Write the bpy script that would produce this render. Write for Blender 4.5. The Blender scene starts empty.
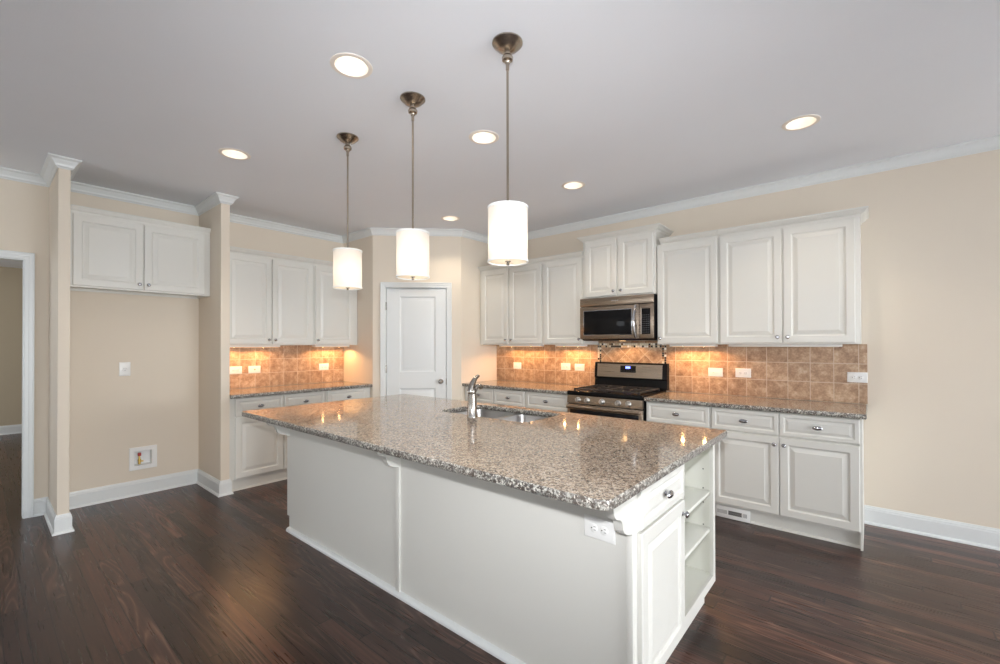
import bpy, bmesh, math, random
from mathutils import Vector, Matrix
R = math.radians
random.seed(7)
scene = bpy.context.scene
COL = scene.collection

# ------------------------------------------------------------------ camera
CAM = Vector((5.1748, -4.4043, 1.3766))
YAW, PITCH, ROLL, FPX = 0.6996, 0.0062, -0.0020, 439.73
fwd = Vector((-math.sin(YAW)*math.cos(PITCH), math.cos(YAW)*math.cos(PITCH), math.sin(PITCH)))
rgt = Vector((math.cos(YAW), math.sin(YAW), 0))
upv = rgt.cross(fwd)
r2 = rgt*math.cos(ROLL) + upv*math.sin(ROLL)
u2 = upv*math.cos(ROLL) - rgt*math.sin(ROLL)
cd = bpy.data.cameras.new('camera')
cd.sensor_width = 36.0
cd.lens = FPX*36.0/1000.0
cd.shift_x = -0.00035
cd.shift_y = 0.01003
cd.clip_start = 0.05
cam = bpy.data.objects.new('camera', cd)
cam.matrix_world = Matrix(((r2.x, u2.x, -fwd.x, CAM.x), (r2.y, u2.y, -fwd.y, CAM.y), (r2.z, u2.z, -fwd.z, CAM.z), (0, 0, 0, 1)))
COL.objects.link(cam)
scene.camera = cam

# ------------------------------------------------------------------ view, world, daylight, flash
scene.view_settings.view_transform = 'Standard'
scene.view_settings.look = 'None'
scene.view_settings.exposure = 0.0
scene.view_settings.gamma = 1.0
scene.view_settings.use_curve_mapping = False
scene.cycles.use_denoising = True
scene.cycles.max_bounces = 10
scene.cycles.diffuse_bounces = 6
scene.cycles.glossy_bounces = 5
scene.cycles.transmission_bounces = 8
scene.cycles.sample_clamp_indirect = 6.0
scene.cycles.caustics_reflective = False
scene.cycles.caustics_refractive = False

w = bpy.data.worlds.new('sky')
scene.world = w
w.use_nodes = True
w.node_tree.nodes['Background'].inputs[0].default_value = (0.80, 0.90, 1.0, 1)
w.node_tree.nodes['Background'].inputs[1].default_value = 0.5

def light(name, kind, loc, energy, color, rot=(0, 0, 0), parent=None, **kw):
    d = bpy.data.lights.new(name, kind)
    d.energy = energy
    d.color = color
    for k, v in kw.items():
        setattr(d, k, v)
    o = bpy.data.objects.new(name, d)
    o.location = loc
    o.rotation_euler = rot
    if parent:
        o.parent = parent
    COL.objects.link(o)
    return o

DAY = (0.93, 0.97, 1.0)
WIN_FRONT = [(0.4, 1.8), (2.8, 4.2), (5.2, 6.6)]         # window openings in the wall behind the photographer (x0, x1)
WIN_RIGHT = [(-5.5, -3.5), (-2.8, -0.8)]                 # openings in the wall beyond the right edge (y0, y1)
FRONT_Y, RIGHT_X, H = -10.4, 12.4, 2.759
for a, b in WIN_FRONT:
    light('window_daylight', 'AREA', ((a+b)/2, FRONT_Y+0.02, 1.55), 24, DAY, (R(62), 0, 0), shape='RECTANGLE', size=b-a, size_y=1.7)
for a, b in WIN_RIGHT:
    light('window_daylight', 'AREA', (RIGHT_X-0.02, (a+b)/2, 1.15), 235, DAY, (R(49), 0, R(90)), shape='RECTANGLE', size=b-a, size_y=1.8, spread=R(125))
    light('window_upward_fill', 'AREA', (RIGHT_X-0.02, (a+b)/2, 1.15), 12, (0.95, 0.97, 1.0), (R(122), 0, R(90)), shape='RECTANGLE', size=b-a, size_y=1.9)  # upward fill added at the unseen windows to brighten the ceiling
light('window_daylight', 'AREA', (-2.6, -6.55, 1.5), 45, DAY, (R(90), 0, 0), shape='RECTANGLE', size=1.4, size_y=1.5)
# the photographer's flash on top of the camera, slightly above the lens
fl = light('camera_flash', 'SPOT', (5.1555, -4.3814, 1.5318), 170, (0.97, 0.98, 1.0), (R(93), 0, YAW), shadow_soft_size=0.03, spot_size=R(110), spot_blend=1.0)

# ------------------------------------------------------------------ materials
MATS = {}
def srgb(r, g, b):
    f = lambda c: (c/255/12.92 if c/255 <= 0.04045 else ((c/255+0.055)/1.055)**2.4)
    return (f(r), f(g), f(b), 1)

class NT:
    def __init__(s, name):
        s.m = bpy.data.materials.new(name)
        s.m.use_nodes = True
        s.t = s.m.node_tree
        s.b = s.t.nodes['Principled BSDF']
        MATS[name] = s.m
    def n(s, typ, ins=None, **props):
        nd = s.t.nodes.new(typ)
        for k, v in props.items():
            setattr(nd, k, v)
        for k, v in (ins or {}).items():
            s.put(nd.inputs[k], v)
        return nd
    def put(s, sock, v):
        if isinstance(v, bpy.types.NodeSocket):
            s.t.links.new(v, sock)
        else:
            sock.default_value = v
    def set(s, **kw):
        for k, v in kw.items():
            s.put(s.b.inputs[k.replace('_', ' ')], v)
    def math(s, op, a, b=0.0, c=0.0):
        nd = s.n('ShaderNodeMath', {0: a, 1: b, 2: c}, operation=op)
        return nd.outputs[0]
    def obj(s):
        return s.n('ShaderNodeTexCoord').outputs['Object']
    def xyz(s, v):
        o = s.n('ShaderNodeSeparateXYZ', {0: v}).outputs
        return o[0], o[1], o[2]
    def vec(s, x, y, z):
        return s.n('ShaderNodeCombineXYZ', {0: x, 1: y, 2: z}).outputs[0]
    def mix(s, f, a, b, blend='MIX'):
        nd = s.n('ShaderNodeMix', data_type='RGBA', blend_type=blend)
        s.put(nd.inputs[0], f); s.put(nd.inputs[6], a); s.put(nd.inputs[7], b)
        return nd.outputs[2]
    def ramp(s, f, stops, interp='LINEAR'):
        nd = s.n('ShaderNodeValToRGB', {0: f})
        cr = nd.color_ramp
        cr.interpolation = interp
        while len(cr.elements) < len(stops):
            cr.elements.new(0.5)
        for e, (p, c) in zip(cr.elements, stops):
            e.position = p; e.color = c
        return nd.outputs[0]
    def noise(s, v, scale, detail=2.0, rough=0.5, dim='3D'):
        return s.n('ShaderNodeTexNoise', {'Vector': v, 'Scale': scale, 'Detail': detail, 'Roughness': rough}, noise_dimensions=dim).outputs[0]
    def bump(s, h, strength=0.2, dist=0.002):
        s.put(s.b.inputs['Normal'], s.n('ShaderNodeBump', {'Height': h, 'Strength': strength, 'Distance': dist}).outputs[0])

def plain(name, col, rough=0.5, metal=0.0, **kw):
    t = NT(name)
    t.set(Base_Color=col, Roughness=rough, Metallic=metal, **kw)
    return t

def painted(name, col, rough, bump_scale, bump_s):
    t = NT(name)
    v = t.obj()
    n1 = t.noise(v, bump_scale, 3.0)
    n2 = t.noise(v, 2.3, 2.0)
    c2 = tuple(c*0.965 for c in col[:3]) + (1,)
    t.set(Base_Color=t.mix(n2, c2, col), Roughness=rough)
    t.bump(n1, bump_s, 0.0015)
    return t

painted('wall_paint', srgb(226, 215, 199), 0.75, 190, 0.12)
painted('pale_bounce_floor', srgb(226, 226, 228), 0.95, 300, 0.3)  # light colour for the added, unseen bounce floor
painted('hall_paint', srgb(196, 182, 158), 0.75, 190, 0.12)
painted('ceiling_paint', srgb(238, 241, 247), 0.85, 120, 0.25)
painted('trim_paint', srgb(226, 229, 229), 0.32, 60, 0.02)
painted('cabinet_paint', srgb(222, 221, 215), 0.36, 60, 0.02)
painted('shelf_paint', srgb(228, 228, 220), 0.4, 60, 0.02)
plain('white_plastic', srgb(238, 238, 236), 0.35)
plain('slot_dark', srgb(60, 58, 56), 0.6)
plain('chrome', (0.46, 0.46, 0.48, 1), 0.10, 1.0)
plain('satin_nickel', (0.36, 0.34, 0.315, 1), 0.2, 1.0)
plain('bronze_nickel', (0.40, 0.345, 0.285, 1), 0.26, 1.0)
plain('brass', (0.80, 0.56, 0.16, 1), 0.3, 1.0)
plain('red_plastic', srgb(178, 42, 40), 0.4)
plain('black_enamel', (0.006, 0.006, 0.0065, 1), 0.22, Specular_IOR_Level=0.12)
plain('black_plastic', (0.008, 0.008, 0.009, 1), 0.45, Specular_IOR_Level=0.12)
plain('black_glass', (0.008, 0.008, 0.009, 1), 0.07, Specular_IOR_Level=0.18)
plain('cast_iron', (0.022, 0.021, 0.021, 1), 0.55)
plain('keypad_grey', (0.06, 0.06, 0.065, 1), 0.6)
plain('grey_print', (0.30, 0.29, 0.28, 1), 0.5)
plain('knob_silver', (0.72, 0.72, 0.73, 1), 0.3, 1.0)
plain('can_white', srgb(244, 236, 226), 0.5)
plain('window_vinyl', srgb(240, 240, 238), 0.4)

def brushed(name, col, rough):
    t = NT(name)
    x, y, z = t.xyz(t.obj())
    n = t.noise(t.vec(t.math('MULTIPLY', x, 3.0), t.math('MULTIPLY', y, 3.0), t.math('MULTIPLY', z, 420.0)), 1.0, 2.0)
    t.set(Base_Color=col, Metallic=1.0, Roughness=t.math('MULTIPLY_ADD', n, 0.16, rough))
    t.bump(n, 0.06, 0.001)
brushed('stainless', (0.34, 0.275, 0.215, 1), 0.2)  # warm brown base stands in for tile and floor reflected in the steel
brushed('sink_steel', (0.46, 0.45, 0.44, 1), 0.26)

def emit(name, col, s):
    t = NT(name)
    t.set(Base_Color=(0, 0, 0, 1), Emission_Color=col, Emission_Strength=s)
emit('clock_blue', (0.12, 0.16, 1.0, 1), 6.0)
emit('lens_glow', (1.0, 0.93, 0.82, 1), 4.2)
emit('lens_lit', (1.0, 0.60, 0.28, 1), 1.6)
emit('hood_lens', (1.0, 0.62, 0.3, 1), 5.0)
emit('bulb_glow', (1.0, 0.80, 0.55, 1), 5.0)
emit('xenon_glow', (1.0, 0.62, 0.28, 1), 30.0)

def shade_mat(name, col, amount):
    t = NT(name)
    out = t.t.nodes['Material Output']
    d = t.n('ShaderNodeBsdfDiffuse', {'Color': col})
    tr = t.n('ShaderNodeBsdfTranslucent', {'Color': col})
    mx = t.n('ShaderNodeMixShader', {0: amount, 1: d.outputs[0], 2: tr.outputs[0]})
    t.t.links.new(mx.outputs[0], out.inputs[0])
shade_mat('linen_shade', (0.93, 0.90, 0.86, 1), 0.5)
shade_mat('frosted_diffuser', (0.95, 0.90, 0.80, 1), 0.55)
shade_mat('shade_trim', (0.86, 0.88, 0.88, 1), 0.15)

def granite(name, edge=False):
    t = NT(name)
    v = t.obj()
    warp = t.n('ShaderNodeTexNoise', {'Vector': v, 'Scale': 60.0, 'Detail': 2.0}).outputs['Color']
    vv = t.n('ShaderNodeVectorMath', {0: v, 1: t.n('ShaderNodeVectorMath', {0: warp, 1: (0.012, 0.012, 0.012)}, operation='MULTIPLY').outputs[0]}, operation='ADD').outputs[0]
    def cells(scale):
        vo = t.n('ShaderNodeTexVoronoi', {'Vector': vv, 'Scale': scale, 'Randomness': 1.0})
        return t.n('ShaderNodeSeparateColor', {0: vo.outputs['Color']}).outputs[0]
    if edge:
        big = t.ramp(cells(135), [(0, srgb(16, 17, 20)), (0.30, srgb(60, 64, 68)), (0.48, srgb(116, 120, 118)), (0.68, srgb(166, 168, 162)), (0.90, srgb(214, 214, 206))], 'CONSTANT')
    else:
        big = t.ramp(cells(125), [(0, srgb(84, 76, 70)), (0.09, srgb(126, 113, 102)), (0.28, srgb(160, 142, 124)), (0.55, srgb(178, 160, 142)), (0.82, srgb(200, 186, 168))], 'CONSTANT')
    small = cells(260)
    dark = t.math('LESS_THAN', small, 0.13)
    lite = t.math('GREATER_THAN', small, 0.90)
    c = t.mix(t.math('MULTIPLY', dark, 0.8), big, srgb(50, 46, 45))
    c = t.mix(t.math('MULTIPLY', lite, 0.7), c, srgb(220, 214, 204))
    cloud = t.noise(v, 4.0, 3.0)
    c = t.mix(t.math('MULTIPLY', cloud, 0.35), c, srgb(176, 158, 142))
    t.set(Base_Color=c, Roughness=0.07, Specular_IOR_Level=0.62)
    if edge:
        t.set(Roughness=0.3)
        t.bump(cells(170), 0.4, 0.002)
granite('granite')
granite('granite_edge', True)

def wood_floor():
    t = NT('dark_oak_planks')
    x, y, z = t.xyz(t.obj())
    W, L = 0.0825, 1.55
    ry = t.math('DIVIDE', t.math('ADD', y, 20.0), W)
    row = t.math('FLOOR', ry)
    fy = t.math('FRACT', ry)
    rr = t.n('ShaderNodeTexWhiteNoise', {'W': row}, noise_dimensions='1D').outputs['Value']
    rx = t.math('DIVIDE', t.math('ADD', t.math('ADD', x, 20.0), t.math('MULTIPLY', rr, 3.1)), L)
    brd = t.math('FLOOR', rx)
    fx = t.math('FRACT', rx)
    rnd = t.n('ShaderNodeTexWhiteNoise', {'Vector': t.vec(row, brd, 0.0)}, noise_dimensions='2D')
    rv = rnd.outputs['Value']
    off = t.math('MULTIPLY', rv, 37.0)
    # cathedral grain: contour lines of a slow stretched noise; fine pores: fast stretched noise
    rc = t.n('ShaderNodeTexWhiteNoise', {'Vector': t.vec(brd, row, 3.7)}, noise_dimensions='3D').outputs['Value']
    slow = t.noise(t.vec(t.math('MULTIPLY', x, 0.9), t.math('MULTIPLY', y, 8.0), off), 1.0, 1.0, 0.4)
    rings = t.math('POWER', t.math('MULTIPLY_ADD', t.math('SINE', t.math('MULTIPLY', slow, 85.0)), 0.5, 0.5), 2.5)
    rings = t.math('MULTIPLY', rings, t.math('GREATER_THAN', rc, 0.45))
    pores = t.noise(t.vec(t.math('MULTIPLY', x, 3.0), t.math('MULTIPLY', y, 85.0), off), 1.0, 2.0, 0.5)
    g = t.math('MULTIPLY_ADD', rings, 0.20, t.math('MULTIPLY_ADD', pores, 0.42, 0.16))
    c = t.ramp(g, [(0.25, srgb(43, 28, 23)), (0.40, srgb(70, 48, 41)), (0.55, srgb(95, 70, 60)), (0.75, srgb(142, 119, 107))])
    tone = t.ramp(rv, [(0.0, (0.42, 0.40, 0.40, 1)), (0.5, (0.86, 0.80, 0.78, 1)), (1.0, (1.50, 1.28, 1.17, 1))])
    c = t.mix(1.0, c, tone, 'MULTIPLY')
    gy = t.math('MINIMUM', fy, t.math('SUBTRACT', 1.0, fy))
    gx = t.math('MINIMUM', fx, t.math('SUBTRACT', 1.0, fx))
    gap = t.math('MAXIMUM', t.math('LESS_THAN', gy, 0.032), t.math('LESS_THAN', gx, 0.0024))
    # the header joint where two runs of boards meet between the column and the island
    j = t.math('LESS_THAN', t.math('ABSOLUTE', t.math('SUBTRACT', x, 1.705)), 0.0035)
    j = t.math('MULTIPLY', j, t.math('MULTIPLY', t.math('GREATER_THAN', y, -3.56), t.math('LESS_THAN', y, -2.6)))
    gap = t.math('MAXIMUM', gap, j)
    c = t.mix(t.math('MULTIPLY', gap, 0.9), c, srgb(16, 9, 8))
    t.set(Base_Color=c, Roughness=t.math('MULTIPLY_ADD', pores, 0.14, 0.22), Specular_IOR_Level=0.55)
    t.bump(t.math('SUBTRACT', t.math('MULTIPLY', g, 0.5), t.math('MULTIPLY', gap, 1.2)), 0.2, 0.0014)
wood_floor()

def tiles(name, x0, z0, pitch, diag=False):
    t = NT(name)
    x, y, z = t.xyz(t.obj())
    if diag:
        a = t.math('MULTIPLY', t.math('ADD', t.math('SUBTRACT', x, x0), t.math('SUBTRACT', z, z0)), 0.70711)
        b = t.math('MULTIPLY', t.math('SUBTRACT', t.math('SUBTRACT', x, x0), t.math('SUBTRACT', z, z0)), 0.70711)
    else:
        a, b = t.math('SUBTRACT', x, x0), t.math('SUBTRACT', z, z0)
    a = t.math('DIVIDE', t.math('ADD', a, pitch*60), pitch)
    b = t.math('DIVIDE', t.math('ADD', b, pitch*60), pitch)
    fa, fb = t.math('FRACT', a), t.math('FRACT', b)
    rv = t.n('ShaderNodeTexWhiteNoise', {'Vector': t.vec(t.math('FLOOR', a), t.math('FLOOR', b), 0.0)}, noise_dimensions='2D').outputs['Value']
    d = t.math('MINIMUM', t.math('MINIMUM', fa, t.math('SUBTRACT', 1.0, fa)), t.math('MINIMUM', fb, t.math('SUBTRACT', 1.0, fb)))
    grout = t.math('LESS_THAN', d, 0.016)
    v = t.vec(x, t.math('MULTIPLY', rv, 9.0), z)
    n1 = t.noise(v, 17.0, 5.0, 0.62)
    n2 = t.noise(v, 70.0, 3.0, 0.6)
    f = t.math('MULTIPLY_ADD', n2, 0.35, t.math('MULTIPLY', n1, 0.75))
    c = t.ramp(f, [(0.34, srgb(132, 101, 76)), (0.5, srgb(170, 137, 108)), (0.62, srgb(196, 166, 136)), (0.76, srgb(218, 198, 172))])
    tone = t.ramp(rv, [(0, (0.84, 0.81, 0.79, 1)), (1, (1.06, 1.05, 1.04, 1))])
    c = t.mix(1.0, c, tone, 'MULTIPLY')
    c = t.mix(grout, c, srgb(208, 189, 166))
    t.set(Base_Color=c, Roughness=0.42)
    t.bump(t.math('SUBTRACT', t.math('MULTIPLY', f, 0.3), grout), 0.3, 0.002)
tiles('tile_back', 3.714-1.412, 1.2225, 0.1545)
tiles('tile_side', -1.366+2.8975, 1.2225, 0.154)
tiles('tile_diagonal', 0.30, 0.0, 0.150, True)

def mosaic():
    t = NT('mosaic_glass')
    x, y, z = t.xyz(t.obj())
    p = 0.706/31
    a = t.math('DIVIDE', t.math('ADD', x, p*80-1.465), p)
    b = t.math('DIVIDE', t.math('ADD', z, p*80-1.345), p)
    rv = t.n('ShaderNodeTexWhiteNoise', {'Vector': t.vec(t.math('FLOOR', a), t.math('FLOOR', b), 0.0)}, noise_dimensions='2D').outputs['Value']
    fa, fb = t.math('FRACT', a), t.math('FRACT', b)
    d = t.math('MINIMUM', t.math('MINIMUM', fa, t.math('SUBTRACT', 1.0, fa)), t.math('MINIMUM', fb, t.math('SUBTRACT', 1.0, fb)))
    c = t.ramp(rv, [(0, srgb(20, 17, 16)), (0.36, srgb(232, 222, 200)), (0.70, srgb(128, 92, 64)), (0.78, srgb(205, 182, 150)), (0.88, srgb(244, 238, 228))], 'CONSTANT')
    g = t.math('LESS_THAN', d, 0.07)
    t.set(Base_Color=t.mix(g, c, srgb(196, 172, 142)), Roughness=0.22)
mosaic()

# ------------------------------------------------------------------ mesh building
class MB:
    def __init__(s):
        s.v = []; s.f = []
    def add(s, vs, fs):
        k = len(s.v)
        s.v += [tuple(p) for p in vs]
        s.f += [tuple(i+k for i in f) for f in fs]
        return s
    def box(s, x0, x1, y0, y1, z0, z1, b=0.0):
        if x0 > x1: x0, x1 = x1, x0
        if y0 > y1: y0, y1 = y1, y0
        if z0 > z1: z0, z1 = z1, z0
        b = min(b, (x1-x0)*0.45, (y1-y0)*0.45, (z1-z0)*0.45)
        if b <= 0:
            vs = [(x, y, z) for z in (z0, z1) for y in (y0, y1) for x in (x0, x1)]
            return s.add(vs, [(0, 2, 3, 1), (4, 5, 7, 6), (0, 1, 5, 4), (2, 6, 7, 3), (0, 4, 6, 2), (1, 3, 7, 5)])
        bm = bmesh.new()
        bmesh.ops.create_cube(bm, size=1.0)
        for v in bm.verts:
            v.co = Vector(((x0+x1)/2 + v.co.x*(x1-x0), (y0+y1)/2 + v.co.y*(y1-y0), (z0+z1)/2 + v.co.z*(z1-z0)))
        bmesh.ops.bevel(bm, geom=list(bm.edges), offset=b, segments=2, profile=0.5, affect='EDGES')
        bm.verts.index_update()
        s.add([v.co for v in bm.verts], [[v.index for v in f.verts] for f in bm.faces])
        bm.free()
        return s
    def lathe(s, prof, c=(0, 0, 0), axis='Z', n=24, sx=1.0, sy=1.0):
        """prof: list of (radius, height) along the axis; open profile ends with radius 0 are closed."""
        rings = []
        for r, h in prof:
            ring = []
            for i in range(n):
                a = 2*math.pi*i/n
                p, q = r*math.cos(a)*sx, r*math.sin(a)*sy
                if axis == 'Z': q3 = (p, q, h)
                elif axis == 'Y': q3 = (p, h, q)
                else: q3 = (h, p, q)
                ring.append((c[0]+q3[0], c[1]+q3[1], c[2]+q3[2]))
            rings.append(ring)
        vs = [p for r in rings for p in r]
        fs = []
        for k in range(len(rings)-1):
            for i in range(n):
                a, b = k*n+i, k*n+(i+1) % n
                fs.append((a, b, b+n, a+n) if axis != 'Y' else (a, a+n, b+n, b))
        for k in (0, len(rings)-1):
            if prof[k][0] > 1e-6:
                continue
        return s.add(vs, fs)
    def tube(s, pts, rad, n=12, cap=True):
        pts = [Vector(p) for p in pts]
        rad = rad if isinstance(rad, (list, tuple)) else [rad]*len(pts)
        rings = []
        prev = None
        for i, p in enumerate(pts):
            d = (pts[min(i+1, len(pts)-1)] - pts[max(i-1, 0)]).normalized()
            if prev is None:
                a = Vector((0, 0, 1)) if abs(d.z) < 0.9 else Vector((1, 0, 0))
                u = d.cross(a).normalized()
            else:
                u = (prev - d*prev.dot(d)).normalized()
            prev = u
            vv = d.cross(u)
            r = rad[i]
            ru, rv = r if isinstance(r, tuple) else (r, r)
            rings.append([p + u*(ru*math.cos(2*math.pi*k/n)) + vv*(rv*math.sin(2*math.pi*k/n)) for k in range(n)])
        vs = [q for r in rings for q in r]
        fs = []
        for k in range(len(rings)-1):
            for i in range(n):
                a, b = k*n+i, k*n+(i+1) % n
                fs.append((a, b, b+n, a+n))
        if cap:
            fs.append(tuple(range(n))[::-1]); fs.append(tuple((len(rings)-1)*n+i for i in range(n)))
        return s.add(vs, fs)
    def prism(s, poly, h0, h1, axis='Z'):
        """extrude a 2D polygon; axis Z: (x,y), axis X: (y,z), axis Y: (x,z)"""
        def P(p, h):
            return (p[0], p[1], h) if axis == 'Z' else ((h, p[0], p[1]) if axis == 'X' else (p[0], h, p[1]))
        n = len(poly)
        vs = [P(p, h0) for p in poly] + [P(p, h1) for p in poly]
        fs = [tuple(range(n))[::-1], tuple(range(n, 2*n))]
        for i in range(n):
            j = (i+1) % n
            fs.append((i, j, j+n, i+n))
        return s.add(vs, fs)
    def sweep(s, path, prof, closed=False, side=1):
        """sweep a profile of (out, z) along a horizontal path with mitred corners; out is to the right of the path (side=1)"""
        n = len(path)
        P = [Vector((p[0], p[1])) for p in path]
        offs = []
        for i in range(n):
            ns = []
            for a, b in ((i-1, i), (i, i+1)):
                if closed: a %= n; b %= n
                if 0 <= a < n and 0 <= b < n:
                    d = (P[b]-P[a]).normalized()
                    ns.append(Vector((d.y, -d.x))*side)
            if len(ns) == 1: offs.append(ns[0])
            else: offs.append((ns[0]+ns[1])/(1+ns[0].dot(ns[1])))
        m = len(prof)
        vs = [(P[i].x+offs[i].x*o, P[i].y+offs[i].y*o, z) for i in range(n) for o, z in prof]
        fs = []
        for i in range(n if closed else n-1):
            j = (i+1) % n
            for k in range(m):
                l = (k+1) % m
                fs.append((i*m+k, j*m+k, j*m+l, i*m+l))
        if not closed:
            fs.append(tuple(range(m))); fs.append(tuple((n-1)*m+k for k in range(m))[::-1])
        return s.add(vs, fs)
    def rings(s, w, h, prof, x0=0, z0=0):
        """nested rectangles facing -Y: prof is (inset, y); first ring is closed at the back, last ring filled"""
        vs = []
        for ins, y in prof:
            vs += [(x0+ins, y, z0+ins), (x0+w-ins, y, z0+ins), (x0+w-ins, y, z0+h-ins), (x0+ins, y, z0+h-ins)]
        fs = [(3, 2, 1, 0)]
        for k in range(len(prof)-1):
            for i in range(4):
                j = (i+1) % 4
                fs.append((k*4+i, k*4+j, k*4+4+j, k*4+4+i))
        e = (len(prof)-1)*4
        fs.append((e, e+1, e+2, e+3))
        return s.add(vs, fs)
    def build(s, name, mat, parent=None, smooth=True, world=False, angle=35):
        me = bpy.data.meshes.new(name)
        vs = s.v
        if world and parent is not None:
            L = Vector((0, 0, 0)); p = parent
            while p is not None:
                L += p.location; p = p.parent
            vs = [(x-L.x, y-L.y, z-L.z) for x, y, z in vs]
        me.from_pydata(vs, [], s.f)
        bm = bmesh.new(); bm.from_mesh(me)
        bmesh.ops.remove_doubles(bm, verts=bm.verts, dist=1e-5)
        bmesh.ops.recalc_face_normals(bm, faces=bm.faces)
        bm.to_mesh(me); bm.free()
        me.materials.append(MATS[mat])
        if smooth:
            me.polygons.foreach_set('use_smooth', [True]*len(me.polygons))
            me.set_sharp_from_angle(angle=R(angle))
        o = bpy.data.objects.new(name, me)
        COL.objects.link(o)
        if parent is not None:
            o.parent = parent
        return o

def tag(o, label, cat, group=None):
    o['label'] = label; o['category'] = cat
    if group: o['group'] = group
    return o
def thing(name, label, cat, loc=(0, 0, 0), rotz=0.0, group=None):
    o = bpy.data.objects.new(name, None)
    o.empty_display_size = 0.1
    o.location = loc
    o.rotation_euler = (0, 0, rotz)
    COL.objects.link(o)
    return tag(o, label, cat, group)
def struct(o):
    o['kind'] = 'structure'
    return o
def dup(root, loc, label):
    r = root.copy(); COL.objects.link(r); r.location = loc; r['label'] = label
    for ch in list(root.children):
        c = ch.copy(); COL.objects.link(c); c.parent = r
        for g in list(ch.children):
            d = g.copy(); COL.objects.link(d); d.parent = c
    return r
def poly_mesh(loops_2d, z0, z1):
    """flat slab with holes: first loop is the outline, the others are holes"""
    m = MB()
    for z in (z0, z1):
        bm = bmesh.new(); es = []
        for lp in loops_2d:
            vs = [bm.verts.new((x, y, z)) for x, y in lp]
            for i in range(len(vs)):
                es.append(bm.edges.new((vs[i], vs[(i+1) % len(vs)])))
        bmesh.ops.triangle_fill(bm, edges=es, use_beauty=True)
        bm.verts.index_update()
        m.add([v.co for v in bm.verts], [[v.index for v in f.verts] for f in bm.faces]); bm.free()
    if z0 != z1:
        for lp in loops_2d:
            n = len(lp)
            m.add([(x, y, z0) for x, y in lp] + [(x, y, z1) for x, y in lp], [(i, (i+1) % n, (i+1) % n+n, i+n) for i in range(n)])
    return m
def circle(cx, cy, r, n=32):
    return [(cx+r*math.cos(2*math.pi*i/n), cy+r*math.sin(2*math.pi*i/n)) for i in range(n)]
def rrect(x0, x1, y0, y1, r, n=6, rs=None):
    """rounded rectangle, corner order: (x0,y0),(x1,y0),(x1,y1),(x0,y1)"""
    rs = rs or [r]*4
    out = []
    for k, (cx, cy, a0) in enumerate(((x0, y0, 180), (x1, y0, 270), (x1, y1, 0), (x0, y1, 90))):
        q = max(rs[k], 1e-4)
        ox = cx + (q if k in (0, 3) else -q)
        oy = cy + (q if k in (0, 1) else -q)
        for i in range(n+1):
            a = R(a0 + 90*i/n)
            out.append((ox+q*math.cos(a), oy+q*math.sin(a)))
    return out

# ------------------------------------------------------------------ room shell
XL, YL = 0.65, -1.383          # pantry return wall end
XP, YP = 1.408, -0.66          # other end of the diagonal pantry wall
COLS = [(-4.029, -3.963), (-2.972, -2.898)]
CD = 0.625
DO0, DO1, DOZ = -5.06, -4.160, 2.072   # hall opening
DOWN = [(3.216, -3.217), (1.669, -3.214), (3.212, -2.238), (4.85, -1.101), (3.211, -1.084), (1.672, -1.085)]
CANR = 0.083

LX, LY = 7.9, -5.7            # beyond these, unseen pale carpet added to bounce daylight up to the ceiling
fm = MB().box(-5.3, LX, LY, 0.1, -0.06, 0.0); fm.box(-5.3, -0.12, FRONT_Y-0.1, LY, -0.06, 0.0)
struct(fm.build('floor', 'dark_oak_planks', smooth=False))
fm = MB().box(LX, RIGHT_X+0.1, FRONT_Y-0.1, 0.1, -0.06, 0.008); fm.box(-0.12, LX, FRONT_Y-0.1, LY, -0.06, 0.008)
struct(fm.build('floor_bounce_surface', 'pale_bounce_floor', smooth=False))
cm = poly_mesh([[(-0.12, FRONT_Y-0.1), (RIGHT_X+0.1, FRONT_Y-0.1), (RIGHT_X+0.1, 0.1), (-0.12, 0.1)]] + [circle(x, y, CANR) for x, y in DOWN], H, H+0.02)
struct(cm.build('ceiling', 'ceiling_paint', smooth=False))
m = MB(); m.box(-5.3, -0.12, -6.7, -3.0, 2.6, 2.64); struct(m.build('ceiling_hall', 'ceiling_paint', smooth=False))

m = MB().box(XP, RIGHT_X, 0, 0.12, 0, H); struct(m.build('wall_back', 'wall_paint', smooth=False))
m = MB().prism([(XP-0.11, 0.12), (XP, 0.12), (XP, YP), (XP-0.11, YP+0.045)], 0, H); struct(m.build('wall_pantry_side', 'wall_paint', smooth=False))
m = MB().prism([(-0.12, YL), (XL, YL), (XL-0.045, YL+0.11), (-0.12, YL+0.11)], 0, H); struct(m.build('wall_pantry_return', 'wall_paint', smooth=False))
# diagonal wall with the pantry door opening
A2, B2 = Vector((XL, YL, 0)), Vector((XP, YP, 0))
DL = (B2-A2).length
DANG = math.atan2(B2.y-A2.y, B2.x-A2.x)
dw = MB()
for a, b, z0, z1 in ((0, 0.145, 0, H), (0.885, DL, 0, H), (0.145, 0.885, 2.07, H)):
    dw.box(a, b, 0, 0.11, z0, z1)
o = dw.build('wall_pantry_diagonal', 'wall_paint', smooth=False); o.location = A2; o.rotation_euler = (0, 0, DANG); struct(o)
# left wall with the hall opening
m = MB()
HB = (-3.476, -3.348, 0.268, 0.403)       # hole for the valve box
m.box(-0.12, 0, DO1, HB[0], 0, H); m.box(-0.12, 0, HB[1], 0.12, 0, H); m.box(-0.12, 0, HB[0], HB[1], 0, HB[2]); m.box(-0.12, 0, HB[0], HB[1], HB[3], H)
m.box(-0.12, 0, FRONT_Y, DO0, 0, H); m.box(-0.12, 0, DO0, DO1, DOZ, H)
struct(m.build('wall_left', 'wall_paint', smooth=False))
for nm, (a, b) in zip(('wall_column_near', 'wall_column_far'), COLS):
    m = MB().box(-0.01, CD, a, b, 0, H, 0.004); struct(m.build(nm, 'wall_paint', smooth=False))
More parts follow.
